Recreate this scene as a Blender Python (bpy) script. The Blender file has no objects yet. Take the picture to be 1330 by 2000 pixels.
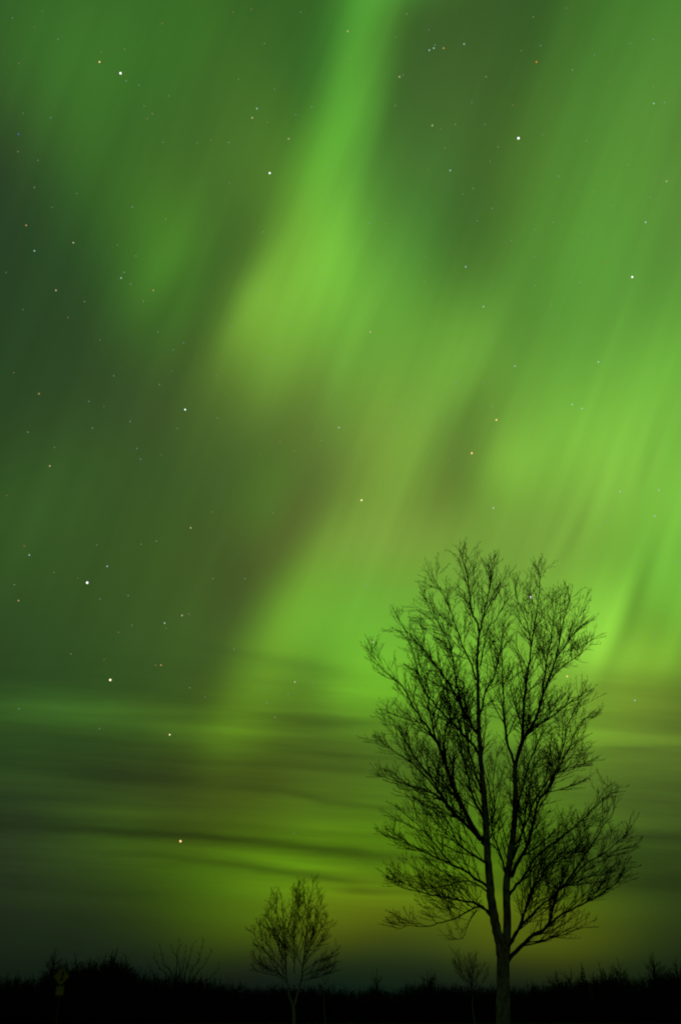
import bpy, math, random
from mathutils import Vector, Matrix
random.seed(11)
C = bpy.context.scene

# ------------------------------------------------------------------ camera
EYE = Vector((0, 0, 1.6))
PITCH = math.radians(27.03)
FOV = 2*math.atan(1000/1881)
cam_data = bpy.data.cameras.new('camera')
cam_data.sensor_fit = 'VERTICAL'
cam_data.sensor_height = 36
cam_data.lens = 18/math.tan(FOV/2)
cam_data.clip_start = .1
cam_data.clip_end = 20000
cam = bpy.data.objects.new('camera', cam_data)
cam.location = EYE
cam.rotation_euler = (math.pi/2+PITCH, 0, 0)
C.collection.objects.link(cam)
C.camera = cam
C.view_settings.view_transform = 'Standard'
C.view_settings.look = 'None'
C.view_settings.exposure = 0
C.view_settings.gamma = 1
C.cycles.use_denoising = False
C.cycles.max_bounces = 4
C.cycles.filter_width = 2.1  # the lens is a little soft

# ------------------------------------------------------------------ world: night sky with aurora
# directions are charted on a plane tangent to the celestial sphere, 27 degrees above the northern horizon (+Y)
F = Vector((0, math.cos(PITCH), math.sin(PITCH)))
U = Vector((0, -math.sin(PITCH), math.cos(PITCH)))
R = Vector((1, 0, 0))
# aurora rays and glows: centre u v, inverse length vector, inverse width vector, light rgb
AURORA = [
 (0.3461,-0.0836,14.96,17.33,-23.21,6.032,0.0359,0.1213,0.0114),
 (0.2382,0.14,0.1792,2.077,-13.41,9.605,0.0094,0.0222,0.005),
 (0.3034,-0.1468,10.71,25.87,-10.23,26.06,0.0599,0.1677,0.0102),
 (0.3405,-0.4961,0.9267,-0.7624,-0.5617,5.801,-0.041,-0.0675,-0.0065),
 (-0.2437,0.0457,-2.005,4.567,-6.512,14.83,0.004,0.0141,0.0013),
 (0.0308,-0.1128,5.015,4.162,-3.633,14.77,0.0392,0.1441,0.0153),
 (0.359,0.3194,1.047,2.55,-5.549,1.23,-0.0792,0.0874,0.0022),
 (-0.0823,0.0567,5.068,11.04,-19.97,-0.3774,-0.0505,-0.1416,-0.0074),
 (-0.4599,-0.5316,2.827,0.5415,-6.058,-1.133,0.0021,0.0177,-0.0067),
 (-0.2434,0.3313,12.64,7.625,-9.627,-1.533,0.0157,0.0685,-0.0006),
 (0.0472,0.1381,0.3047,4.323,-14.22,2.513,0.0382,0.2304,0.0186),
 (0.2111,0.3156,1.287,6.016,-10.77,-0.7419,0.0437,0.0928,0.0068),
 (0.0045,-0.4205,5.276,0.1217,-4.341,19.58,-0.0182,-0.055,0.003),
 (0.0055,-0.4103,7.376,6.015,-3.539,26.95,0.0734,0.0907,-0.0061),
 (0.0662,-0.0299,7.598,8.133,-5.356,20.98,0.0633,0.064,0.0163),
 (-0.261,0.3816,5.554,8.773,-5.313,-8.536,0.0077,0.0165,0.0009),
 (0.0799,-0.3621,4.223,1.141,-0.0406,13.18,-0.006,0.0672,-0.0198),
 (-0.2323,0.2822,12.76,4.116,-10.14,-5.615,-0.0111,-0.0394,0.001),
 (-0.0458,0.1954,0.5973,6.063,-20.75,10.86,0.0525,0.1513,0.0088),
 (0.0025,0.1859,6.103,5.077,-16.41,-5.323,0.0306,0.0694,0.0021),
 (-0.0165,0.3826,17.02,5.078,-23.31,15.51,0.0326,0.16,0.0058),
 (0.4107,-0.2023,1.564,0.3024,1.589,7.201,0.0359,0.076,-0.0019),
 (-0.0702,0.0209,-0.1826,13.6,-27.56,4.954,0.0678,0.2119,0.0107),
 (0.3053,-0.2035,-1.557,10.02,-10.56,-2.081,0.0583,0.017,0.0091),
 (0.0971,0.1066,4.042,4.925,-21.9,12.31,0.0496,0.1556,0.0147),
 (0.3278,0.0055,0.1265,2.531,-8.909,9.714,0.0404,0.1343,0.0033),
 (0.2474,-0.2463,2.097,-1.647,-3.561,8.386,0.0149,0.0622,-0.0013),
 (0.0786,-0.362,3.809,1.416,0.746,11.88,0.0561,0.071,0.0116),
 (0.2396,0.0025,0.8766,6.302,-10.74,5.062,0.0628,0.0384,0.0172),
 (0.3871,-0.086,0.194,4.783,-21.25,18.23,0.0247,0.0515,-0.0007),
 (0.3828,0.0566,3.864,7.487,-5.056,1.715,0.096,0.2271,0.0216),
 (-0.0899,0.2098,21.39,3.018,-21.64,17.77,0.1096,0.2507,0.0158),
 (0.3711,0.356,2.333,4.021,-6.742,0.8938,0.1096,0.1017,0.0158),
 (0.1715,-0.1828,6.82,3.835,4.745,16.42,0.0213,0.1053,0.0033),
 (0.0397,-0.1821,13.04,14.86,-13.49,19.2,0.0619,0.2343,0.0032),
 (0.1707,0.3293,-1.573,0.2366,-17.95,7.185,0.0075,0.0158,-0.0013),
 (0.0363,0.0548,6.05,9.479,-13.37,8.803,0.0553,-0.0055,0.0073),
 (-0.2429,0.1554,1.198,-0.0593,-5.806,0.3605,0.0118,0.0486,0.002),
 (-0.2253,0.3828,1.788,2.916,-12.92,8.063,-0.0007,0.0143,-0.0007),
 (-0.0429,0.1294,-0.4663,12.64,-7.585,0.5966,0.0472,0.0426,0.0042),
 (-0.1827,-0.3512,6.142,2.455,8.713,17.14,0.0062,0.0253,-0.0013),
 (0.1645,0.0544,23.23,10.75,-19.78,19.53,0.0852,0.184,0.0155),
 (0.014,0.384,10.97,1.517,-27.79,3.418,0.0205,0.1103,0.008),
 (0.0712,0.2521,-0.6279,1.036,-13.99,2.731,0.0172,0.0322,0.0008),
 (0.0016,0.638,-0.0037,1.589,-18.46,5.003,0.015,0.0639,0.0024),
 (0.2061,-0.4272,11.63,1.931,-0.5742,26.41,0.0548,0.0572,-0.0049),
 (-0.1776,0.2701,4.6,9.046,-18.02,4.764,0.0296,0.1158,0.002),
 (-0.1332,-0.2245,4.812,-5.394,2.293,23.69,0.0205,0.0726,-0.0001),
 (-0.0621,-0.1392,7.673,4.35,-24.37,13.79,0.0672,0.1621,0.0044),
 (0.1741,0.0152,0.5748,2.966,-11.86,13.43,0.0284,0.1101,0.001),
 (0.2395,-0.1071,-3.696,13.9,-1.583,20.34,0.0052,0.0351,-0.0006),
 (0.1994,0.1049,7.226,10.37,-7.249,-5.595,0.0409,0.0972,0.006),
 (0.2695,-0.1104,18.24,9.869,-21.31,18.17,0.1017,0.2618,0.0218),
 (-0.4572,0.638,0.028,3.911,0.0346,4.809,0.0078,0.05,-0.001),
 (0.3747,0.315,0.8068,1.156,-6.617,2.749,0.0403,0.0416,-0.0015),
 (0.0039,-0.0827,4.852,-2.222,-2.287,2.856,-0.018,-0.1077,-0.0096),
 (0.2265,-0.1265,20.28,7.271,-20.96,0.1977,0.0181,0.038,0.0036),
 (0.2454,0.2416,0.5877,2.357,-11.02,2.794,0.0366,0.1382,0.0092),
 (0.0812,0.56,7.037,25.44,-20.84,18.7,0.0204,0.0867,0.0127),
 (-0.2352,0.4915,3.597,6.311,-3.742,7.019,0.0053,0.0544,0.0013),
 (-0.0104,0.3446,0.9619,2.202,-26.83,8.021,0.051,0.1529,0.0102),
 (0.0371,0.5345,4.009,5.021,-21.36,18.1,-0.0007,0.0334,0.001),
 (0.4558,-0.474,2.391,-3.747,-0.2334,5.799,0.0275,0.0719,-0.0055),
 (-0.4178,0.0615,2.914,1.829,-2.943,-1.705,-0.0028,0.0164,-0.0012),
]
BASE = (0.01431,0.001203,0.01465)
# cloud bands: centre x y, half length, half thickness (thousandths), slope degrees (down to the right), thickness
CLOUDS = [
 (600,1290,170,12,9,.16),(700,1318,120,16,6,.16),(640,1345,150,10,6,.10),(610,1405,120,15,3,.32),(740,1408,120,12,2,.28),(120,1330,300,34,2,.20),(330,1365,200,16,5,.18),
 (200,1490,380,44,3,.42),(420,1520,280,22,4,.25),(640,1500,200,16,5,.30),(700,1478,140,7,4,.26),(640,1560,160,9,7,.30),(450,1540,300,14,4,.16),
 (80,1615,280,15,3,.34),(330,1632,200,11,5,.42),(560,1650,190,12,5,.55),(720,1664,120,10,3,.42),(860,1672,140,11,0,.30),
 (400,1690,130,8,6,.32),(560,1704,150,8,5,.40),(720,1738,70,8,2,.42),(660,1718,90,6,3,.26),(820,1745,90,7,1,.22),
 (1260,1466,170,9,0,.26),(1270,1560,210,50,0,.30),(1290,1640,150,12,0,.42),(1270,1722,140,22,0,.52),(1120,1690,180,26,1,.42),(1070,1800,90,50,0,.18),
 (1050,1828,22,3.2,3,.6),(900,1500,200,18,3,.2),(850,1580,160,10,3,.18),
]
BRIGHT = [(400,1437,110,20,4,.36),(120,1392,200,24,4,.34),(470,1670,230,10,4,.22),(640,1610,130,14,3,.22),(720,1350,50,34,0,.10),
 (520,1430,90,10,3,.22),(620,1690,150,7,4,.22),(880,1620,200,16,0,.12),(1220,1610,120,14,0,.12),(300,1590,200,12,2,.16),(900,1700,80,8,0,.15),(1290,1400,90,40,0,.10),(60,1690,240,90,0,.14),(900,1860,500,26,0,.12)]

# sharper single rays of the curtain: centre x y, half length, half width, steepness degrees, gain
RAYS = [(1203,1205,120,20,68,.24),(1246,1170,150,19,70,-.22),(1296,1080,220,22,74,.10),(1318,1240,90,22,74,.12),(1262,890,130,16,80,-.08),
 (775,170,210,24,76,-.09),(665,290,150,70,72,-.12),(740,60,120,40,76,-.07),(600,980,150,50,62,.09),(1180,880,160,90,70,-.05),(850,120,160,70,76,.10),(590,400,150,34,66,.06),(850,330,150,80,70,.08),(760,520,140,40,66,.07),(412,650,120,30,62,-.08),(478,590,120,26,62,.10),(945,640,130,22,66,.06),
 (912,790,70,16,64,-.10),(880,915,80,44,66,.10),(1085,1060,90,13,66,.07),(1122,1040,90,12,66,-.07),(330,600,100,28,58,-.10),(290,540,110,30,62,.10),
 (1170,960,120,14,72,.05),(1205,930,140,14,74,-.05),(1030,760,120,30,66,.04),(560,860,90,60,40,.03),(700,700,110,22,66,-.05),(640,300,120,22,72,.05),(590,330,120,22,70,-.05)]

def build_world():
    w = bpy.data.worlds.new('World')
    C.world = w
    w.use_nodes = True
    nt = w.node_tree
    nt.nodes.clear()
    N = nt.nodes.new
    L = nt.links.new
    def feed(sock, v):
        if hasattr(v, 'is_linked') or isinstance(v, bpy.types.NodeSocket): L(v, sock)
        else: sock.default_value = v
    def M(op, a, b=None, c=None, clamp=False):
        n = N('ShaderNodeMath'); n.operation = op; n.use_clamp = clamp
        feed(n.inputs[0], a)
        if b is not None: feed(n.inputs[1], b)
        if c is not None: feed(n.inputs[2], c)
        return n.outputs[0]
    def V(op, a, b=None, c=None):
        n = N('ShaderNodeVectorMath'); n.operation = op
        feed(n.inputs[0], a)
        if b is not None: feed(n.inputs[1], b)
        if c is not None: feed(n.inputs[2], c)
        return n.outputs['Value'] if op == 'DOT_PRODUCT' else n.outputs['Vector']
    def XYZ(a, b, c):
        n = N('ShaderNodeCombineXYZ'); feed(n.inputs[0], a); feed(n.inputs[1], b); feed(n.inputs[2], c)
        return n.outputs[0]
    def smooth(x, lo, hi):
        n = N('ShaderNodeMapRange'); n.interpolation_type = 'SMOOTHSTEP'
        feed(n.inputs[0], x); n.inputs[1].default_value = lo; n.inputs[2].default_value = hi
        return n.outputs[0]
    def noise(vec, scale, detail=3, rough=.5, dist=0):
        n = N('ShaderNodeTexNoise'); L(vec, n.inputs['Vector'])
        n.inputs['Scale'].default_value = scale; n.inputs['Detail'].default_value = detail
        n.inputs['Roughness'].default_value = rough; n.inputs['Distortion'].default_value = dist
        return n.outputs['Fac']
    d = N('ShaderNodeTexCoord').outputs['Generated']
    dF = V('DOT_PRODUCT', d, tuple(F))
    wc = M('MAXIMUM', dF, .25)
    u = M('DIVIDE', V('DOT_PRODUCT', d, tuple(R)), wc)
    v = M('DIVIDE', V('DOT_PRODUCT', d, tuple(U)), wc)
    dz = V('DOT_PRODUCT', d, (0, 0, 1))
    # soft warping so that nothing is perfectly regular
    uv = XYZ(u, v, 0)
    w1 = M('SUBTRACT', noise(uv, 2.6, 3), .5)
    w2 = M('SUBTRACT', noise(XYZ(M('ADD', u, 5.3), v, .7), 2.6, 3), .5)
    au = M('MULTIPLY_ADD', w1, .05, u)
    av = M('MULTIPLY_ADD', w2, .03, v)
    q = XYZ(au, av, 1)
    total = tuple(BASE)
    for (cu, cv, a0, a1, b0, b1, r, g, b) in AURORA:
        ka = V('DOT_PRODUCT', q, (a0, a1, -(a0*cu+a1*cv)))
        kb = V('DOT_PRODUCT', q, (b0, b1, -(b0*cu+b1*cv)))
        t = M('MULTIPLY_ADD', ka, ka, M('MULTIPLY', kb, kb))
        e = M('POWER', math.e, M('MULTIPLY', t, -1))
        total = V('MULTIPLY_ADD', (r, g, b), XYZ(e, e, e), total)
    total = V('MAXIMUM', total, (.0035, .009, .003))
    # faint vertical ray structure of the aurora, leaning as the curtains do
    ra = math.radians(69)
    s = V('DOT_PRODUCT', uv, (math.sin(ra), -math.cos(ra), 0))
    t = V('DOT_PRODUCT', uv, (math.cos(ra), math.sin(ra), 0))
    ray = noise(XYZ(M('MULTIPLY', s, 13), M('MULTIPLY', t, 1.1), 2), 1.0, 4, .55)
    raymask = smooth(v, -.26, -.05)
    rayf = M('MULTIPLY_ADD', M('MULTIPLY', M('SUBTRACT', ray, .5), raymask), .46, 1)
    fine = noise(XYZ(M('MULTIPLY', s, 46), M('MULTIPLY', t, 2.2), 7), 1.0, 2, .5)
    rayf = M('MULTIPLY_ADD', M('MULTIPLY', M('SUBTRACT', fine, .5), raymask), .16, rayf)
    for (x, y, hl, ht, ang, k) in RAYS:
        cu, cv = (x-665)/1881, (1000-y)/1881
        a = math.radians(ang)
        a0, a1 = math.cos(a)/(hl/1881), math.sin(a)/(hl/1881)
        b0, b1 = -math.sin(a)/(ht/1881), math.cos(a)/(ht/1881)
        ka = V('DOT_PRODUCT', q, (a0, a1, -(a0*cu+a1*cv)))
        kb = V('DOT_PRODUCT', q, (b0, b1, -(b0*cu+b1*cv)))
        t_ = M('MULTIPLY_ADD', ka, ka, M('MULTIPLY', kb, kb))
        rayf = M('MULTIPLY_ADD', M('POWER', math.e, M('MULTIPLY', t_, -1)), k, rayf)
    total = V('MULTIPLY', total, XYZ(rayf, rayf, rayf))
    # clouds: thin stratus bands low in the sky that dim the light behind them
    cw = noise(XYZ(M('MULTIPLY', u, 1), M('MULTIPLY', v, 4.5), 9), 5.5, 4, .55)
    cv_ = M('MULTIPLY_ADD', M('SUBTRACT', cw, .5), .022, v)
    cu_ = M('MULTIPLY_ADD', M('SUBTRACT', w1, 0), .25, u)
    q2 = XYZ(cu_, cv_, 1)
    dens = 0.0
    for lst, sg in ((CLOUDS, 1), (BRIGHT, -1)):
        for (x, y, hl, ht, ang, k) in lst:
            cu, cv = (x-665)/1881, (1000-y)/1881
            a = math.radians(-ang)
            a0, a1 = math.cos(a)/(hl/1881), math.sin(a)/(hl/1881)
            b0, b1 = -math.sin(a)/(ht/1881), math.cos(a)/(ht/1881)
            ka = V('DOT_PRODUCT', q2, (a0, a1, -(a0*cu+a1*cv)))
            kb = V('DOT_PRODUCT', q2, (b0, b1, -(b0*cu+b1*cv)))
            t_ = M('MULTIPLY_ADD', ka, ka, M('MULTIPLY', kb, kb))
            e = M('POWER', math.e, M('MULTIPLY', t_, -1))
            dens = M('MULTIPLY_ADD', e, sg*k*(.98 if sg > 0 else 1.1), dens)
    st = noise(XYZ(M('MULTIPLY_ADD', v, .8, M('MULTIPLY', u, 1.6)), M('MULTIPLY_ADD', u, 1.4, M('MULTIPLY', v, 26)), 4), 1.0, 5, .6)
    stm = M('MULTIPLY', smooth(v, -.12, -.24), smooth(v, -.46, -.36))
    dens = M('ADD', dens, M('MULTIPLY', M('MULTIPLY', M('SUBTRACT', st, .5), stm), 1.7))
    tr = M('POWER', math.e, M('MULTIPLY', dens, -1))
    total = V('MULTIPLY', total, XYZ(M('POWER', tr, .85), M('POWER', tr, .93), M('POWER', tr, .6)))
    total = V('ADD', total, (.0006, .0, .0022))
    # the aurora stands in the north; elsewhere only dim airglow
    fade = smooth(dF, .45, .80)
    mix = N('ShaderNodeMix'); mix.data_type = 'RGBA'
    L(fade, mix.inputs['Factor'])
    mix.inputs[6].default_value = (.022, .040, .014, 1)
    L(total, mix.inputs[7])
    below = smooth(dz, -.03, .0)
    mix2 = N('ShaderNodeMix'); mix2.data_type = 'RGBA'
    L(below, mix2.inputs['Factor'])
    mix2.inputs[6].default_value = (.001, .002, .001, 1)
    L(mix.outputs[2], mix2.inputs[7])
    bg = N('ShaderNodeBackground'); L(mix2.outputs[2], bg.inputs['Color']); bg.inputs['Strength'].default_value = 1
    # the sun is far below the horizon: what is left of its sky light is added, almost nothing
    sky = N('ShaderNodeTexSky'); sky.sky_type = 'NISHITA'; sky.sun_disc = False
    sky.sun_elevation = math.radians(-4); sky.sun_rotation = math.radians(0)
    bg2 = N('ShaderNodeBackground'); L(sky.outputs[0], bg2.inputs['Color']); bg2.inputs['Strength'].default_value = .004
    add = N('ShaderNodeAddShader'); L(bg.outputs[0], add.inputs[0]); L(bg2.outputs[0], add.inputs[1])
    out = N('ShaderNodeOutputWorld'); L(add.outputs[0], out.inputs['Surface'])
    w.cycles.sampling_method = 'MANUAL'
    w.cycles.sample_map_resolution = 512
build_world()

# ------------------------------------------------------------------ helpers
def ray(px, py):
    return (F + R*((px-665)/1881) + U*((1000-py)/1881))
def at(px, py, dist):
    """the point at ground distance dist (along +Y) in the direction charted at px, py"""
    r = ray(px, py)
    return EYE + r*(dist/r.y)
def material(name, col, rough=.9, vary=.35, scale=3.0, bump=0.0, vert=1.0, spec=.2):
    m = bpy.data.materials.new(name); m.use_nodes = True
    nt = m.node_tree; b = nt.nodes['Principled BSDF']
    b.inputs['Roughness'].default_value = rough
    b.inputs['Specular IOR Level'].default_value = spec
    tc = nt.nodes.new('ShaderNodeTexCoord'); mp = nt.nodes.new('ShaderNodeMapping'); mp.inputs['Scale'].default_value = (1, 1, vert)
    nt.links.new(tc.outputs['Object'], mp.inputs['Vector'])
    n = nt.nodes.new('ShaderNodeTexNoise'); n.inputs['Scale'].default_value = scale; n.inputs['Detail'].default_value = 6
    n.inputs['Roughness'].default_value = .65
    nt.links.new(mp.outputs[0], n.inputs['Vector'])
    r = nt.nodes.new('ShaderNodeValToRGB')
    r.color_ramp.elements[0].position = .35; r.color_ramp.elements[1].position = .65
    r.color_ramp.elements[0].color = (*[c*(1-vary) for c in col], 1)
    r.color_ramp.elements[1].color = (*[min(1, c*(1+vary)) for c in col], 1)
    nt.links.new(n.outputs['Fac'], r.inputs[0]); nt.links.new(r.outputs[0], b.inputs['Base Color'])
    if bump:
        bp = nt.nodes.new('ShaderNodeBump'); bp.inputs['Strength'].default_value = bump; bp.inputs['Distance'].default_value = .03
        nt.links.new(n.outputs['Fac'], bp.inputs['Height']); nt.links.new(bp.outputs[0], b.inputs['Normal'])
    return m
M_bark = material('pale_bark', (.26, .25, .20), .95, .65, 6, 1.0, .6)
M_bark2 = material('young_pale_bark', (.32, .31, .26), .95, .45, 8, .4, .6)
M_limb = material('dark_branch_bark', (.035, .033, .028), .95, .3, 9)
M_twig = material('dark_twigs', (.022, .020, .017), .95, .2, 9)
M_wood = material('far_wood_bark', (.011, .011, .009), 1, .3, 1)
M_scrub = material('dark_scrub', (.007, .008, .005), 1, .4, .6)
M_ground = material('dark_field', (.010, .012, .006), 1, .5, .35, 0, 1, .05)
M_yellow = material('yellow_sign_sheeting', (.40, .33, .03), .6, .30, 4)
M_black = material('black_sign_ink', (.012, .012, .012), .7, .1, 3)
M_steel = material('galvanised_steel', (.10, .10, .10), .6, .2, 6)
M_back = material('bare_aluminium', (.3, .3, .3), .5, .2, 6)

class MB:
    def __init__(s): s.v = []; s.f = []
    def tube(s, pts, rad, sides=5, cap=True):
        n = len(pts)
        base = len(s.v)
        t0 = (pts[1]-pts[0]).normalized()
        a = t0.orthogonal().normalized()
        for i, p in enumerate(pts):
            if i == 0: t = t0
            elif i == n-1: t = (pts[i]-pts[i-1]).normalized()
            else: t = (pts[i+1]-pts[i-1]).normalized()
            a = (a - t*a.dot(t))
            if a.length < 1e-6: a = t.orthogonal()
            a.normalize(); b = t.cross(a)
            for k in range(sides):
                w = 2*math.pi*k/sides
                s.v.append(p + (a*math.cos(w)+b*math.sin(w))*rad[i])
        for i in range(n-1):
            for k in range(sides):
                k2 = (k+1) % sides
                s.f.append((base+i*sides+k, base+i*sides+k2, base+(i+1)*sides+k2, base+(i+1)*sides+k))
        if cap:
            s.f.append(tuple(base+k for k in range(sides))[::-1])
            s.f.append(tuple(base+(n-1)*sides+k for k in range(sides)))
    def poly(s, pts, depth):
        """a prism: outline pts in the XZ plane, extruded along Y by depth"""
        b = len(s.v); n = len(pts)
        for (x, z) in pts: s.v.append(Vector((x, -depth/2, z)))
        for (x, z) in pts: s.v.append(Vector((x, depth/2, z)))
        s.f.append(tuple(range(b, b+n))); s.f.append(tuple(range(b+2*n-1, b+n-1, -1)))
        for i in range(n):
            j = (i+1) % n
            s.f.append((b+i, b+n+i, b+n+j, b+j))
    def build(s, name, mat, parent=None, origin=Vector((0, 0, 0)), smooth=True):
        me = bpy.data.meshes.new(name)
        me.from_pydata([tuple(p-origin) for p in s.v], [], s.f)
        me.materials.append(mat)
        if smooth: me.polygons.foreach_set('use_smooth', [True]*len(me.polygons))
        o = bpy.data.objects.new(name, me)
        C.collection.objects.link(o)
        if parent is not None: o.parent = parent
        else: o.location = origin
        return o
def empty(name, loc):
    o = bpy.data.objects.new(name, None); C.collection.objects.link(o); o.location = loc
    o.empty_display_size = .3
    return o
def tag(o, label=None, cat=None, group=None, kind=None):
    if label: o['label'] = label
    if cat: o['category'] = cat
    if group: o['group'] = group
    if kind: o['kind'] = kind
    return o

# ------------------------------------------------------------------ ground
def build_ground():
    rnd = random.Random(3)
    n = 64; v = []; f = []
    rs = [0]+[2*1.13**i for i in range(66)]
    rs = [r for r in rs if r < 6500]+[6500]
    for i, r in enumerate(rs):
        for k in range(n):
            a = 2*math.pi*k/n
            x, y = r*math.cos(a), r*math.sin(a)
            z = .06*math.sin(x*.31+1)*math.cos(y*.27)+.04*math.sin(x*.9)*math.sin(y*.8+2) if r < 300 else 0
            v.append((x, y, z))
    for i in range(len(rs)-1):
        for k in range(n):
            k2 = (k+1) % n
            f.append((i*n+k, i*n+k2, (i+1)*n+k2, (i+1)*n+k)[::-1])
    me = bpy.data.meshes.new('ground'); me.from_pydata(v, [], f); me.materials.append(M_ground)
    o = bpy.data.objects.new('ground', me); C.collection.objects.link(o)
    tag(o, kind='structure')
build_ground()

# ------------------------------------------------------------------ trees
def rvec(rnd):
    while True:
        p = Vector((rnd.uniform(-1, 1), rnd.uniform(-1, 1), rnd.uniform(-1, 1)))
        if .05 < p.length < 1: return p.normalized()
UP = Vector((0, 0, 1))
def side_dir(t, rnd, ang):
    a = t.orthogonal().normalized(); b = t.cross(a)
    w = rnd.uniform(0, 2*math.pi)
    s = a*math.cos(w)+b*math.sin(w)
    return (t*math.cos(ang)+s*math.sin(ang)).normalized()
def grow(mb, p, d, length, r, level, rnd, cfg):
    """a branch that wanders upward, with its own side shoots; level 1 = secondary, 2 = twig, 3 = shoot"""
    seg = {1: 6, 2: 3, 3: 2}[level]
    pts = [p]; rad = [r]
    dd = d.copy()
    for i in range(seg):
        dd = (dd + rvec(rnd)*cfg['wob'][level-1] + UP*cfg['up'][level-1]).normalized()
        pts.append(pts[-1]+dd*(length/seg))
        rad.append(r*(1-(i+1)/seg)*.85+cfg['tip'])
    mb.tube(pts, rad, 3 if level > 1 else 4, cap=False)
    if level >= cfg['depth']: return
    sp = cfg['space'][level]
    s = sp*rnd.uniform(.4, 1.2)+length*.06
    while s < length*.97:
        k = s/length*seg; i = min(int(k), seg-1); fr = k-i
        q = pts[i].lerp(pts[i+1], fr)
        t = (pts[i+1]-pts[i]).normalized()
        cd = side_dir(t, rnd, math.radians(rnd.uniform(20, 50)))
        if cd.z < -.15: cd.z *= -.3; cd.normalize()
        rem = 1-s/length
        ln = cfg['len'][level]*(.35+.75*rem)*rnd.uniform(.55, 1.25)
        grow(mb, q, cd, ln, max(cfg['tip'], rad[i]*.55), level+1, rnd, cfg)
        s += sp*rnd.uniform(.5, 1.5)
def catmull(P, k=4):
    out = []
    n = len(P)
    for i in range(n-1):
        a, b, c, d = P[max(i-1, 0)], P[i], P[i+1], P[min(i+2, n-1)]
        for j in range(k):
            t = j/k
            out.append(.5*((2*b)+(c-a)*t+(2*a-5*b+4*c-d)*t*t+(3*b-a-3*c+d)*t**3))
    out.append(P[-1].copy())
    return out
def limb(mb, pts, r0, r1, rnd, cfg, start=.1, sides=6, dens=1.0, tips=True, twigmb=None):
    """a main limb along given points, clothed with side branches"""
    P = catmull(pts)
    n = len(P)
    for i in range(1, n): P[i] = P[i]+rvec(rnd)*cfg.get('jit', .02)
    cum = [0]
    for i in range(1, n): cum.append(cum[-1]+(P[i]-P[i-1]).length)
    T = cum[-1]
    rad = [r0+(r1-r0)*(c/T)**.8 for c in cum]
    mb.tube(P, rad, sides)
    tm = twigmb or mb
    s = T*start
    sp = cfg['space'][0]/dens
    while s < T:
        i = max(j for j in range(n) if cum[j] <= s); i = min(i, n-2)
        fr = (s-cum[i])/max(1e-6, cum[i+1]-cum[i])
        q = P[i].lerp(P[i+1], fr)
        t = (P[i+1]-P[i]).normalized()
        cd = side_dir(t, rnd, math.radians(rnd.uniform(18, 46)))
        if cd.z < -.1: cd.z *= -.4; cd.normalize()
        rem = 1-s/T
        ln = cfg['len'][0]*(.24+.76*min(1, rem*1.25))*rnd.uniform(.45, 1.2)
        grow(tm, q, cd, ln, min(rad[i]*.5, .012+ln*.009), 1, rnd, cfg)
        s += sp*rnd.uniform(.45, 1.55)
    if tips:
        t = (P[-1]-P[-2]).normalized()
        for k in range(2):
            grow(tm, P[-1], side_dir(t, rnd, math.radians(rnd.uniform(4, 26))), cfg['len'][0]*rnd.uniform(.14, .26), r1, 1, rnd, cfg)

def traced(pts, dist, d0, d1):
    """pixel-chart trace at a ground distance, swinging in depth from d0 to d1 metres"""
    n = len(pts)
    return [at(x, y, dist+d0+(d1-d0)*(i/(n-1))**1.1) for i, (x, y) in enumerate(pts)]

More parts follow.
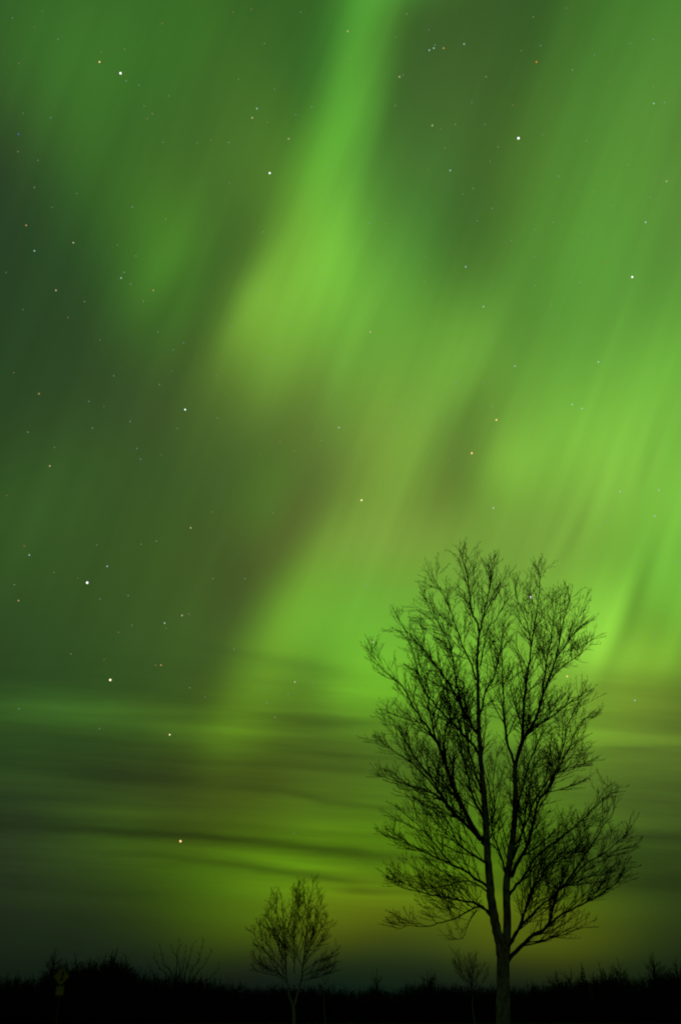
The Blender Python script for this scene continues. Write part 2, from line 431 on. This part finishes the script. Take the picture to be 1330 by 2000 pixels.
def big_tree():
    rnd = random.Random(21)
    D = 30.0
    cfg = dict(space=(.22, .145, .12), len=(2.05, .80, .26), wob=(.05, .08, .13), up=(.08, .07, .05), tip=.0042, depth=3, jit=.02)
    base = at(984, 2000, D); base.z = 0; base.x = at(983, 2000, D).x
    root = empty('bare_tree', base)
    tag(root, 'tall bare tree with two stems rising from one thick pale trunk on the right', 'tree')
    b = base
    # trunk and its two stems are one continuous piece of wood
    mb = MB()
    tr = [b+Vector((.03, 0, -.1)), b+Vector((.02, 0, .25)), at(983, 2000, D), at(982, 1950, D), at(982, 1900, D), at(982, 1872, D), at(981, 1850, D)]
    mb.tube(catmull(tr, 3), [.30-.09*min(1, i/3.0)-.0025*i for i in range(19)], 14)
    tw = MB()
    left = [(980,1868),(974,1835),(966,1800),(958,1750),(954,1700),(950,1650),(947,1575),(942,1525),(939,1490),(935,1423),(932,1320),(932,1278),(936,1237)]
    lp = traced(left, D, 0, -.3)
    right = [(986,1872),(990,1825),(989,1750),(990,1710),(996,1675),(1004,1600),(1006,1525),(1005,1490)]
    rp = traced(right, D, .1, .7)
    cf2 = dict(cfg); cf2['jit'] = .015
    def stem(p, r0, r1, dens, start):
        P = catmull(p, 3); n = len(P)
        limb(mb, p, r0, r1, rnd, cf2, start=start, sides=10, dens=dens, tips=False, twigmb=tw)
    stem(lp, .155, .035, .55, .28)
    stem(rp, .135, .075, .55, .35)
    mb.build('trunk', M_bark, root, origin=b)
    o = tw.build('twigs', M_twig, root, origin=b)
    T = [  # trace, radius at base, tip radius, depth swing start/end
     ([(936,1237),(930,1212),(919,1190),(914,1133),(898,1075)], .032,.008,-.3,-.5),
     ([(936,1237),(948,1185),(957,1140),(961,1105)], .026,.008,-.3,.4),
     ([(929,1328),(917,1290),(903,1262),(886,1212),(872,1179),(861,1154),(845,1125)], .028,.007,-.3,.8),
     ([(938,1440),(917,1410),(886,1352),(865,1319),(841,1286),(816,1257),(791,1228),(779,1214)], .045,.007,-.2,-1.2),
     ([(900,1381),(892,1336),(884,1290),(878,1258),(857,1220),(841,1195),(830,1168)], .030,.007,-.6,1.0),
     ([(938,1480),(925,1456),(886,1415),(853,1381),(824,1340),(816,1311),(808,1278),(799,1250)], .040,.007,-.2,1.6),
     ([(944,1640),(932,1630),(898,1566),(878,1520),(865,1479),(853,1450),(836,1423),(810,1385),(785,1342),(752,1312),(728,1280)], .072,.007,-.1,-1.6),
     ([(857,1460),(840,1400),(836,1360),(833,1330),(815,1290)], .030,.007,-1.0,-1.9),
     ([(872,1500),(868,1440),(880,1390),(872,1345),(862,1300)], .030,.007,-.8,-.2),
     ([(951,1655),(936,1636),(915,1615),(882,1586),(857,1557),(824,1541),(783,1529),(748,1516)], .052,.007,-.1,1.4),
     ([(893,1595),(850,1540),(815,1500),(780,1475),(748,1450)], .032,.007,.3,-1.5),
     ([(878,1580),(845,1525),(805,1470),(775,1420),(752,1385)], .034,.007,.3,2.2),
     ([(954,1700),(944,1682),(907,1657),(886,1632),(873,1603),(850,1580),(808,1560)], .036,.007,0,-1.9),
     ([(955,1742),(948,1730),(915,1706),(878,1686),(845,1673),(808,1653),(774,1640),(745,1632)], .040,.007,0,1.8),
     ([(880,1687),(850,1650),(820,1615),(790,1590)], .026,.007,.8,.2),
     ([(958,1745),(915,1721),(865,1731),(816,1735),(780,1722)], .022,.006,0,-1.6),
     ([(962,1795),(952,1782),(936,1768),(898,1758),(865,1752),(828,1744),(791,1735),(764,1718)], .036,.007,0,1.1),
     ([(953,1780),(932,1772),(898,1789),(865,1801),(824,1810),(783,1806)], .026,.006,0,-1.4),
     ([(930,1776),(916,1798),(908,1822),(900,1838)], .014,.006,-.2,-.7),
     ([(936,1405),(948,1353),(965,1319),(975,1270),(982,1235)], .030,.007,-.2,.9),
     ([(937,1300),(950,1235),(969,1208),(987,1176)], .022,.007,-.3,-.9),
     ([(949,1610),(923,1553),(907,1491),(898,1450),(888,1415),(880,1385)], .040,.007,-.1,.9),
     ([(945,1560),(925,1500),(912,1450),(905,1400),(915,1360)], .030,.007,-.1,-1.3),
     ([(1005,1495),(989,1443),(983,1381),(981,1319),(979,1257),(982,1222)], .040,.007,.7,1.5),
     ([(990,1712),(969,1648),(960,1615),(965,1574),(962,1525),(970,1480)], .032,.007,.3,-.9),
     ([(1005,1500),(1012,1465),(1020,1443),(1022,1381),(1027,1328),(1035,1278),(1039,1250),(1044,1216),(1053,1154),(1055,1110)], .050,.008,.7,.4),
     ([(1037,1262),(1029,1216),(1012,1178),(1003,1150)], .020,.007,.5,.9),
     ([(1005,1500),(1022,1448),(1047,1402),(1064,1344),(1085,1286),(1097,1228),(1105,1195),(1112,1165)], .052,.007,.7,-.6),
     ([(1060,1352),(1066,1299),(1075,1250),(1080,1200),(1074,1165)], .024,.007,-.1,1.2),
     ([(1086,1284),(1110,1250),(1128,1230)], .020,.007,-.2,-1.0),
     ([(1072,1330),(1100,1300),(1130,1280),(1148,1250)], .020,.007,0,1.2),
     ([(1014,1462),(1031,1431),(1072,1402),(1105,1377),(1132,1358)], .038,.007,.6,-1.2),
     ([(1006,1620),(1012,1570),(1031,1500),(1048,1455),(1060,1430),(1090,1400)], .030,.007,.6,1.9),
     ([(998,1712),(1006,1692),(1031,1648),(1050,1570),(1072,1537),(1089,1504),(1113,1455),(1130,1415),(1150,1396)], .055,.007,.4,-1.1),
     ([(1062,1552),(1090,1490),(1102,1445),(1110,1410),(1128,1390)], .026,.007,-.2,1.6),
     ([(994,1755),(998,1742),(1022,1712),(1051,1669),(1090,1640),(1134,1603),(1165,1574),(1192,1545)], .040,.007,.3,1.4),
     ([(1006,1650),(1031,1600),(1045,1560),(1075,1520),(1110,1500),(1150,1490)], .030,.007,.5,-1.7),
     ([(990,1855),(1000,1838),(1018,1800),(1031,1760),(1051,1719),(1080,1680),(1125,1640),(1150,1610)], .036,.007,.1,-1.3),
     ([(988,1880),(1006,1859),(1043,1826),(1068,1810),(1080,1773),(1087,1744),(1109,1719),(1134,1682),(1175,1618),(1200,1585)], .055,.007,.1,-1.0),
     ([(1068,1810),(1105,1781),(1134,1768),(1171,1748),(1200,1727),(1222,1695)], .030,.007,-.1,-1.9),
     ([(990,1850),(1006,1824),(1043,1781),(1072,1756),(1105,1731),(1155,1712),(1212,1700)], .038,.007,.1,1.7),
     ([(1105,1731),(1140,1690),(1180,1665),(1228,1625)], .026,.007,.6,1.8),
     ([(1020,1800),(1035,1740),(1060,1700),(1095,1672),(1130,1660)], .022,.007,0,.8),
     ([(990,1700),(1015,1640),(1030,1560),(1040,1500),(1045,1460)], .030,.007,.5,1.6),
    ]
    for (pts, r0, r1, d0, d1) in T:
        bm = MB()
        pts = pts[:-1]+[(pts[-1][0]*.75+pts[-2][0]*.25, pts[-1][1]*.75+pts[-2][1]*.25)]
        ends = traced(pts, D, d0, d1)
        limb(bm, ends, r0*1.2, r1*1.3, rnd, cfg, start=.12, sides=7, dens=1.0)
        bm.build('branch', M_limb, root, origin=b)
    return root
big_tree()

def small_tree():
    rnd = random.Random(5)
    D = 70.0
    cfg = dict(space=(.27, .20, .17), len=(1.7, .80, .35), wob=(.08, .12, .16), up=(.08, .07, .05), tip=.0062, depth=3, jit=.03)
    b = at(574, 2000, D); b.z = 0
    root = empty('bare_tree', b)
    tag(root, 'small rounded bare tree forking low in a slim pale V, left of the tall tree', 'tree')
    mb = MB()
    mb.tube(catmull([b+Vector((0, 0, -.1)), at(574, 1995, D), at(574, 1980, D), at(573, 1966, D)], 3), [.115-.004*i for i in range(10)], 10)
    tw = MB()
    def stem(pts, r0, r1, d1, st): limb(mb, traced(pts, D, 0, d1), r0, r1, rnd, cfg, start=st, sides=7, dens=.8, twigmb=tw)
    stem([(573,1968),(567,1950),(561,1918),(558,1880),(556,1840),(553,1800),(552,1770),(548,1748)], .075, .012, -.3, .38)
    stem([(574,1968),(583,1935),(589,1910),(594,1870),(597,1830),(601,1790),(606,1755),(612,1726)], .075, .012, .3, .38)
    mb.build('trunk', M_bark2, root, origin=b)
    cr = MB()
    T = [([(558,1880),(545,1850),(535,1820),(530,1785),(527,1755)], .035, -1.2),
         ([(560,1905),(540,1880),(520,1860),(503,1840),(494,1822)], .035, .9),
         ([(562,1915),(538,1898),(515,1888),(498,1872)], .028, -.9),
         ([(550,1880),(525,1850),(512,1830),(508,1812)], .028, 1.6),
         ([(557,1840),(567,1800),(575,1770),(578,1745)], .028, .8),
         ([(594,1875),(607,1840),(620,1805),(626,1775),(630,1755)], .035, -1.0),
         ([(592,1885),(612,1858),(632,1835),(643,1815)], .035, 1.0),
         ([(590,1900),(615,1882),(640,1868),(655,1858)], .030, -.8),
         ([(589,1908),(612,1898),(635,1890),(652,1882)], .024, 1.0),
         ([(597,1840),(587,1800),(582,1770),(585,1740)], .028, .9),
         ([(600,1800),(596,1765),(592,1735)], .024, -.9),
         ([(575,1900),(576,1860),(572,1825),(575,1795)], .03, 1.3),
         ([(563,1860),(550,1820),(541,1780),(540,1755)], .03, 1.4),
         ([(600,1850),(612,1815),(618,1780),(620,1745)], .03, 1.4),
         ([(566,1925),(545,1908),(520,1902),(502,1896)], .024, .8), ([(588,1915),(610,1912),(634,1905),(650,1900)], .022, -1.0),
         ([(556,1850),(538,1825),(522,1805),(518,1790)], .028, -.9), ([(596,1860),(618,1830),(632,1808),(638,1795)], .028, .9),
         ([(592,1890),(580,1860),(577,1830),(573,1800)], .028, -1.4), ([(575,1830),(580,1790),(584,1760),(588,1738)], .02, .4), ([(566,1800),(570,1770),(572,1752)], .02, -.8), ([(560,1900),(548,1870),(545,1840),(538,1810)], .028, .3)]
    for pts, r, d1 in T:
        limb(cr, traced(pts, D, 0, d1), r, .01, rnd, cfg, start=.1, sides=5)
    cr.v += []; 
    o = tw; base = len(cr.v); cr.v += tw.v; cr.f += [tuple(i+base for i in f) for f in tw.f]
    cr.build('crown', M_twig, root, origin=b)
small_tree()

def slender(px, top, d, label, r, n, spread, seed, low=.45, tip=.007, mat=None):
    rnd = random.Random(seed)
    cfg = dict(space=(.3, .22, .2), len=(.9*spread, .5, .25), wob=(.14, .26, .3), up=(.12, .07, .03), tip=tip, depth=2, jit=.02)
    b = at(px, 1990, d); b.z = 0
    t = at(px, top, d); t.x = b.x+rnd.uniform(-.1, .1); t.y = d
    root = empty('bare_tree', b)
    tag(root, label, 'tree')
    mb = MB(); tw = MB()
    pts = [b.lerp(t, k/6)+Vector((rnd.uniform(-.06, .06), rnd.uniform(-.06, .06), 0)) for k in range(7)]
    pts[0].z -= .1
    limb(mb, pts, r, .01, rnd, cfg, start=low, sides=6, dens=1.6, twigmb=tw)
    H = t.z
    for k in range(n):
        h = H*rnd.uniform(low, .85)
        a = rnd.uniform(0, 6.28); ln = spread*rnd.uniform(.6, 1.2)
        q = b.lerp(t, h/H)
        e = q+Vector((math.cos(a)*ln*.7, math.sin(a)*ln*.7, ln*rnd.uniform(.6, 1.0)))
        m = q.lerp(e, .5)+Vector((0, 0, -.08*ln))
        limb(tw, [q, m, e], r*.4, .008, rnd, cfg, start=.15, sides=4, dens=1.2)
    mb.build('trunk', mat or M_bark2, root, origin=b)
    tw.build('crown', M_twig, root, origin=b)
slender(926, 1872, 62, 'slender young tree with wispy crown just left of the thick trunk', .030, 16, 1.35, 31, .45, tip=.0045)
slender(634, 1905, 66, 'thin bare sapling standing right beside the small forked tree', .035, 5, .6, 32, .6)

# ------------------------------------------------------------------ the dark tree line
def tree_variant(seed, H, spread, ntrunk=1, dens=1.0, conifer=False):
    """a bare tree seen small: one mesh, standing at the origin"""
    rnd = random.Random(seed)
    mb = MB()
    if conifer:
        mb.tube([Vector((0, 0, -.1)), Vector((0, 0, H*.5)), Vector((0, 0, H))], [.1, .06, .015], 5)
        z = .3
        while z < H*.97:
            rr = spread*(1-z/H)**.85*rnd.uniform(.7, 1.15)
            for k in range(7):
                a = rnd.uniform(0, 6.28); dr = Vector((math.cos(a), math.sin(a), 0))
                e = dr*rr+Vector((0, 0, z-rr*.25+rnd.uniform(0, .2)))
                s = Vector((-dr.y, dr.x, 0))*.13*rr
                p0 = Vector((0, 0, z)); m = p0.lerp(e, .55)
                i = len(mb.v); mb.v += [p0, m+s+Vector((0, 0, .02)), e, m-s]; mb.f.append((i, i+1, i+2, i+3))
                i = len(mb.v); mb.v += [p0, m+Vector((0, 0, .12*rr)), e, m-Vector((0, 0, .2*rr))]; mb.f.append((i, i+1, i+2, i+3))
            z += .13*H/5
        return mb
    cfg = dict(space=(.34/dens, .26/dens, .2), len=(H*.20, H*.10, .34), wob=(.14, .2, .3), up=(.05, .03, .02), tip=.007, depth=3, jit=.03)
    for tnk in range(ntrunk):
        lean = Vector((rnd.uniform(-1, 1)*spread*.35*(ntrunk > 1), rnd.uniform(-1, 1)*spread*.35*(ntrunk > 1), 0))
        p0 = Vector((0, 0, -.15))+lean*.1
        top = Vector((0, 0, H*rnd.uniform(.85, 1)))+lean
        pts = [p0.lerp(top, k/5)+Vector((rnd.uniform(-.08, .08), rnd.uniform(-.08, .08), 0)) for k in range(6)]
        limb(mb, pts, .018*H, .015, rnd, cfg, start=.22, sides=5, dens=1.3)
        for k in range(int(13*dens)):
            h = rnd.uniform(.2, .8); q = p0.lerp(top, h)
            a = rnd.uniform(0, 6.28); ln = spread*(1.15-h)*rnd.uniform(.7, 1.1)
            e = q+Vector((math.cos(a)*ln*.8, math.sin(a)*ln*.8, ln*rnd.uniform(.5, 1.1)))
            m = q.lerp(e, .5)+Vector((0, 0, -.07*ln))
            limb(mb, [q, m, e], .007*H, .012, rnd, cfg, start=.1, sides=4)
    return mb
VAR = []
for i, (H, sp, nt, dn, con) in enumerate([(6, 1.9, 1, 1.0, 0), (6, 2.2, 2, 1.0, 0), (6, 1.5, 1, 1.2, 0), (6, 2.6, 3, .9, 0), (6, 2.0, 1, .8, 0), (6, 1.3, 1, 1, 1), (6, 2.4, 2, 1.2, 0)]):
    me_mb = tree_variant(100+i, H, sp, nt, dn, con)
    me = bpy.data.meshes.new('line_tree'); me.from_pydata([tuple(p) for p in me_mb.v], [], me_mb.f); me.materials.append(M_wood)
    VAR.append(me)
def put_tree(px, top, d, var, label, group=None, wide=1.0, rnd=random.Random(77), name='bare_tree'):
    H = at(px, top, d).z
    x = at(px, 1950, d).x
    o = bpy.data.objects.new(name, VAR[var]); C.collection.objects.link(o)
    o.location = (x, d, 0); s = H/6.0
    o.scale = (s*wide, s*wide, s); o.rotation_euler = (0, 0, rnd.uniform(0, 6.28))
    return tag(o, label, 'tree', group)
# crest of the tree line read off as heights: x, y
CREST = [(-260,1890),(-120,1885),(0,1890),(20,1898),(60,1896),(85,1878),(110,1864),(150,1864),(190,1857),(225,1860),(260,1874),(285,1884),(310,1888),(400,1892),(430,1905),(470,1912),(520,1910),(600,1912),(700,1920),
 (735,1905),(770,1920),(820,1905),(845,1903),(880,1908),(960,1910),(1030,1912),(1080,1905),(1110,1900),(1150,1896),(1190,1884),(1215,1888),(1250,1895),(1290,1880),(1330,1882),(1450,1875),(1600,1885)]
def crest(x):
    for (a, b), (c, d) in zip(CREST, CREST[1:]):
        if a <= x <= c: return b+(d-b)*(x-a)/(c-a)
    return 1890
def woods():
    rnd = random.Random(9)
    G = 'bare trees of the dark tree line'
    LB = 'black bare tree merging into the dark tree line along the horizon'
    x = -240
    while x < 1560:
        d = rnd.choice((112, 122, 134))+rnd.uniform(-4, 4)
        put_tree(x, crest(x)+rnd.uniform(3, 16), d, rnd.choice((0, 1, 2, 3, 4, 6)), LB, G, wide=rnd.uniform(.9, 1.3), rnd=rnd)
        x += rnd.uniform(9, 19)
    # trees that stand out above the line
    for (px, top, d, var, lab, wide) in [
        (104,1860,112,1,'wispy many stemmed tree rising behind the yellow diamond sign',1.0),
        (165,1856,118,6,'broad bare tree top rising just right of the yellow sign',1.2),
        (205,1852,116,3,'widest bare treetop of the left clump, between sign and spreading bush',1.2),
        (240,1862,120,6,'bare tree sloping down at the right end of the left clump',1.1),
        (736,1884,118,2,'little bare tree alone on the skyline between the small tree and the tall tree',.8),
        (836,1898,120,1,'low bare tree clump below the lowest left branches of the tall tree',1.1),
        (1104,1890,116,3,'low wide bare tree right of the thick trunk',1.3),
        (1192,1874,118,6,'bare tree standing up left of the right skyline clump',.8),
        (1215,1870,124,0,'bare tree with open crown in the right skyline clump',1.0),
        (1290,1866,116,1,'bare tree at the right edge of the skyline',1.0),
        (1325,1872,118,3,'rightmost bare treetop cut by the frame edge',1.1)]:
        put_tree(px, top, d, var, lab, None, wide, rnd)
    put_tree(1142, 1878, 112, 5, 'narrow pointed evergreen poking out of the skyline right of the tall tree', None, .9, rnd, 'evergreen_tree')
woods()

def spreading_bush():
    rnd = random.Random(14)
    D = 96.0
    cfg = dict(space=(.45, .3, .2), len=(1.1, .5, .3), wob=(.2, .3, .3), up=(.12, .06, .03), tip=.010, depth=2, jit=.05)
    b = at(352, 1975, D); b.z = 0
    root = empty('bare_bush', b)
    tag(root, 'spreading bare bush with curved upright stems on the skyline right of the sign', 'bush')
    cr = MB()
    for pts, dd in [([(350,1975),(338,1905),(322,1880),(313,1850)],.5),([(350,1975),(345,1895),(348,1860),(351,1838)],-.5),([(352,1975),(352,1895),(345,1870),(335,1848)],.8),
                ([(354,1975),(362,1900),(372,1870),(379,1842)],.9),([(355,1975),(372,1905),(388,1875),(396,1838)],-.7),([(355,1975),(380,1908),(400,1885),(412,1862)],.3),
                ([(350,1975),(330,1912),(312,1890),(302,1868)],-.6),([(352,1975),(357,1900),(360,1870),(364,1850)],.2),([(350,1975),(322,1925),(300,1905),(290,1885)],.4),([(356,1975),(390,1925),(415,1905),(428,1890)],-.4)]:
        limb(cr, traced(pts, D, 0, dd*2), .05, .012, rnd, cfg, start=.35, sides=5)
    cr.build('stems', M_wood, root, origin=b)
spreading_bush()

def scrub():
    """low tangle along the foot of the tree line: nobody could count it"""
    rnd = random.Random(8)
    mb = MB()
    for i in range(9000):
        d = rnd.uniform(98, 132)
        px = rnd.uniform(-330, 1660)
        x = at(px, 1950, d).x
        H = at(px, crest(px)+rnd.uniform(10, 34), d).z
        if H < .6: H = .6
        p = Vector((x, d, -.05))
        top = p+Vector((rnd.uniform(-.35, .35), rnd.uniform(-.3, .3), H*rnd.uniform(.75, 1.05)))
        m = p.lerp(top, .5)+Vector((rnd.uniform(-.1, .1), rnd.uniform(-.1, .1), 0))
        mb.tube([p, m, top], [.045, .03, .006], 3, cap=False)
        for k in range(5):
            q = p.lerp(top, rnd.uniform(.25, .92))
            e = q+Vector((rnd.uniform(-.7, .7), rnd.uniform(-.5, .5), rnd.uniform(.0, .45)))
            mb.tube([q, e], [.022, .007], 3, cap=False)
    o = mb.build('scrub', M_scrub, smooth=False)
    tag(o, 'black tangle of scrub along the foot of the tree line', 'scrub', kind='stuff')
scrub()

# ------------------------------------------------------------------ road sign
def road_sign():
    D = 74.0
    c = at(121, 1907, D)
    base = Vector((c.x, D, 0))
    root = empty('road_sign', base)
    tag(root, 'yellow diamond warning sign on a post with a small square plate below it', 'road sign')
    m = MB(); 
    m.tube([Vector((0, .05, -.3)), Vector((0, .05, c.z+.35))], [.04, .04], 8); m.build('post', M_steel, root, smooth=False)
    zc = c.z; h = .60
    def rounded(pts, r, n=4):
        out = []
        k = len(pts)
        for i in range(k):
            p, q, s = Vector(pts[i-1]), Vector(pts[i]), Vector(pts[(i+1) % k])
            a = q+(p-q).normalized()*r; b = q+(s-q).normalized()*r
            for j in range(n+1):
                t = j/n; out.append(tuple(a*(1-t)**2+q*2*t*(1-t)+b*t*t))
        return out
    def plate(name, pts, y, th, mat, par, z):
        mm = MB(); mm.poly(pts, th)
        for v_ in mm.v: v_.y += y
        o = mm.build(name, mat, par, smooth=False); o.location.z = z
        return o
    dia = rounded([(0, -h), (h, 0), (0, h), (-h, 0)], .07)
    panel = plate('diamond_panel', dia, 0, .012, M_yellow, root, zc)
    def ring(outer, inner, y, th):
        mm = MB(); n = len(outer)
        for yy in (y-th/2, y+th/2):
            for (x, z) in outer: mm.v.append(Vector((x, yy, z)))
            for (x, z) in inner: mm.v.append(Vector((x, yy, z)))
        for i in range(n):
            j = (i+1) % n
            mm.f += [(i, j, n+j, n+i), (2*n+i, 3*n+i, 3*n+j, 2*n+j), (i, 2*n+i, 2*n+j, j), (n+i, n+j, 3*n+j, 3*n+i)]
        return mm
    a, b2 = rounded([(0, -.565), (.565, 0), (0, .565), (-.565, 0)], .06), rounded([(0, -.535), (.535, 0), (0, .535), (-.535, 0)], .055)
    ring(a, b2, -.008, .004).build('border', M_black, panel, smooth=False)
    # bold upright bent arrow
    arrow = [(.02, -.30), (.12, -.30), (.12, .10), (.20, .10), (.075, .34), (-.05, .10), (.02, .10), (.02, -.05), (-.13, -.18), (-.13, -.30), (-.05, -.30), (-.05, -.22), (.02, -.16)]
    plate('arrow', arrow, -.009, .005, M_black, panel, 0)
    s = .30
    sq = rounded([(-s, -s), (s, -s), (s, s), (-s, s)], .04)
    z2 = at(117.5, 1935, D).z
    pl = plate('small_plate', sq, 0, .012, M_yellow, root, z2)
    ring(rounded([(-.28, -.28), (.28, -.28), (.28, .28), (-.28, .28)], .035), rounded([(-.26, -.26), (.26, -.26), (.26, .26), (-.26, .26)], .03), -.008, .004).build('border', M_black, pl, smooth=False)
    root.rotation_euler.z = math.radians(-4)
road_sign()

# ------------------------------------------------------------------ stars
def stars():
    mats = {}
    for k, col in dict(white=(1, 1, 1), blue=(.7, .85, 1), teal=(.65, 1, .85), yellow=(1, .88, .5), orange=(1, .6, .25), red=(1, .16, .05), azure=(.15, .25, 1)).items():
        for lv, st in (('bright', 1.6), ('plain', .62), ('faint', .30), ('dim', .20)):
            m = bpy.data.materials.new('star_%s_%s' % (k, lv)); m.use_nodes = True
            nt = m.node_tree; nt.nodes.clear()
            e = nt.nodes.new('ShaderNodeEmission'); e.inputs[0].default_value = (*col, 1); e.inputs[1].default_value = st
            o = nt.nodes.new('ShaderNodeOutputMaterial'); nt.links.new(e.outputs[0], o.inputs[0])
            m.cycles.emission_sampling = 'NONE'
            mats[k, lv] = m
    meshes = {}
    import bmesh
    def ball(key):
        if key not in meshes:
            bm = bmesh.new(); bmesh.ops.create_icosphere(bm, subdivisions=2, radius=1)
            me = bpy.data.meshes.new('star'); bm.to_mesh(me); bm.free(); me.materials.append(mats[key]); meshes[key] = me
        return meshes[key]
    DIST = 5000.0
    def star(x, y, rad_px, col, lv, label):
        o = bpy.data.objects.new('star', ball((col, lv))); C.collection.objects.link(o)
        r = ray(x, y); L_ = r.length
        o.location = EYE+r.normalized()*DIST
        s = (.68 if rad_px > 1.8 else .82)*rad_px/1881/L_*DIST
        o.scale = (s, s, s)
        tag(o, label, 'star', 'stars in the aurora sky')
    big = [(236,143,3.0,'white','brightest white star in the upper left corner, beside a small orange one'),
           (1012,270,3.2,'white','largest white star in the dark gap right of the bright aurora ray'),
           (171,1138,3.1,'white','bright white star at mid height near the left edge'),
           (216,1328,3.0,'yellow','bright yellowish star just above the cloud bands at left'),
           (353,1643,3.0,'orange','bright orange star low between the cloud bands'),
           (1037,1166,3.8,'white','bright star showing among the right top twigs of the tall tree'),
           (527,338,2.5,'white','white star on the left edge of the bright upper aurora ray'),
           (1234,541,2.5,'white','white star near the right edge, upper middle'),
           (362,800,2.3,'teal','lone pale star in the dark green area left of centre'),
           (921,885,2.4,'orange','golden star right of the short dark streak, lower of a pair'),
           (969,820,2.1,'orange','golden star above right of the short dark streak, upper of a pair'),
           (706,977,2.2,'yellow','yellow star close to the middle of the sky'),
           (727,1254,2.0,'yellow','yellow star just left of the tall tree crown'),
           (332,1435,1.9,'yellow','small yellow star over the bright gap in the clouds'),
           (1107,1321,2.0,'orange','small orange star among the right branches of the tall tree'),
           (195,121,2.0,'orange','small orange star just left of the brightest upper left star'),
           (1047,121,1.4,'red','tiny red star in the dark gap at upper right')]
    for x, y, r, c, l in big: star(x, y, r, c, 'bright', l)
    mid = [(493,230,'yellow'),(502,212,'teal'),(564,271,'yellow'),(52,440,'orange'),(144,474,'yellow'),(68,490,'teal'),(838,98,'teal'),(847,94,'teal'),(866,94,'orange'),(906,86,'teal'),(780,150,'yellow'),
           (844,245,'yellow'),(909,521,'blue'),(944,599,'teal'),(723,648,'yellow'),(1005,715,'teal'),(1168,707,'white'),(1117,790,'teal'),(1136,798,'teal'),(963,992,'white'),(1286,957,'teal'),(1278,1008,'teal'),
           (110,567,'yellow'),(237,543,'teal'),(300,567,'orange'),(77,769,'orange'),(98,910,'yellow'),(373,1031,'yellow'),(58,1084,'teal'),(210,1106,'blue'),(37,1173,'orange'),(356,1202,'yellow'),(322,1217,'teal'),
           (315,1299,'orange'),(576,1332,'yellow'),(1239,1368,'teal'),(1301,354,'yellow'),(1260,434,'white'),(1276,202,'teal'),(879,333,'teal'),(679,61,'yellow'),(37,262,'azure'),(662,835,'teal'),(1210,960,'teal')]
    for x, y, c in mid: star(x, y, 1.65, c, 'plain', 'small faint star scattered across the green aurora sky')
    dim = [(787,146),(48,1066),(196,1170),(325,1227),(204,1288),(1243,1247),(1137,455),(1129,375),(1117,136),(448,357),(114,77),(68,53),(38,124),(25,35),(36,296),(282,207),(298,222),(288,232),(247,158),
           (1001,205),(947,243),(921,200),(837,330),(903,379),(924,368),(753,437),(1045,448),(1044,558),(772,578),(425,816),(268,876),(275,897),(339,683),(196,664),(628,860),(574,881),(615,721),(527,700),
           (629,545),(1303,708),(1087,906),(1082,867),(1189,988),(1320,1097),(770,1126),(621,1139),(195,1423),(416,1130),(479,1130),(849,88),(1297,200),(256,555),(13,532),(309,648),(46,605),(972,287),(837,58),
           (1041,33),(1300,1100),(965,1167),(1214,1128),(1268,1098),(369,1199),(457,1268),(306,1057),(401,1361),(521,1373),(574,1628),(134,620),(359,670),(223,734),(181,836),(347,837),(55,844),(14,968),(611,1334),
           (517,85),(466,155),(536,174),(386,279),(455,24),(491,18),(83,21),(100,230),(319,278),(151,378),(586,385),(640,486),(1145,275),(1190,160),(1230,85),(1163,330),(998,470),(1090,620),(885,640),(1240,850),(1180,880)]
    rnd = random.Random(2)
    while len(dim) < 225:
        p = (round(rnd.uniform(5, 1325)), round(rnd.betavariate(1, 1.3)*1450))
        if all((p[0]-a)**2+(p[1]-b)**2 > 26**2 for a, b in dim) and not (720 < p[0] < 1170 and p[1] > 1050): dim.append(p)
    for x, y in dim: star(x, y, rnd.choice((1.0, 1.15, 1.3)), rnd.choice(('teal', 'teal', 'yellow', 'orange', 'white')), 'faint', 'pinprick star barely visible in the green aurora sky')
stars()
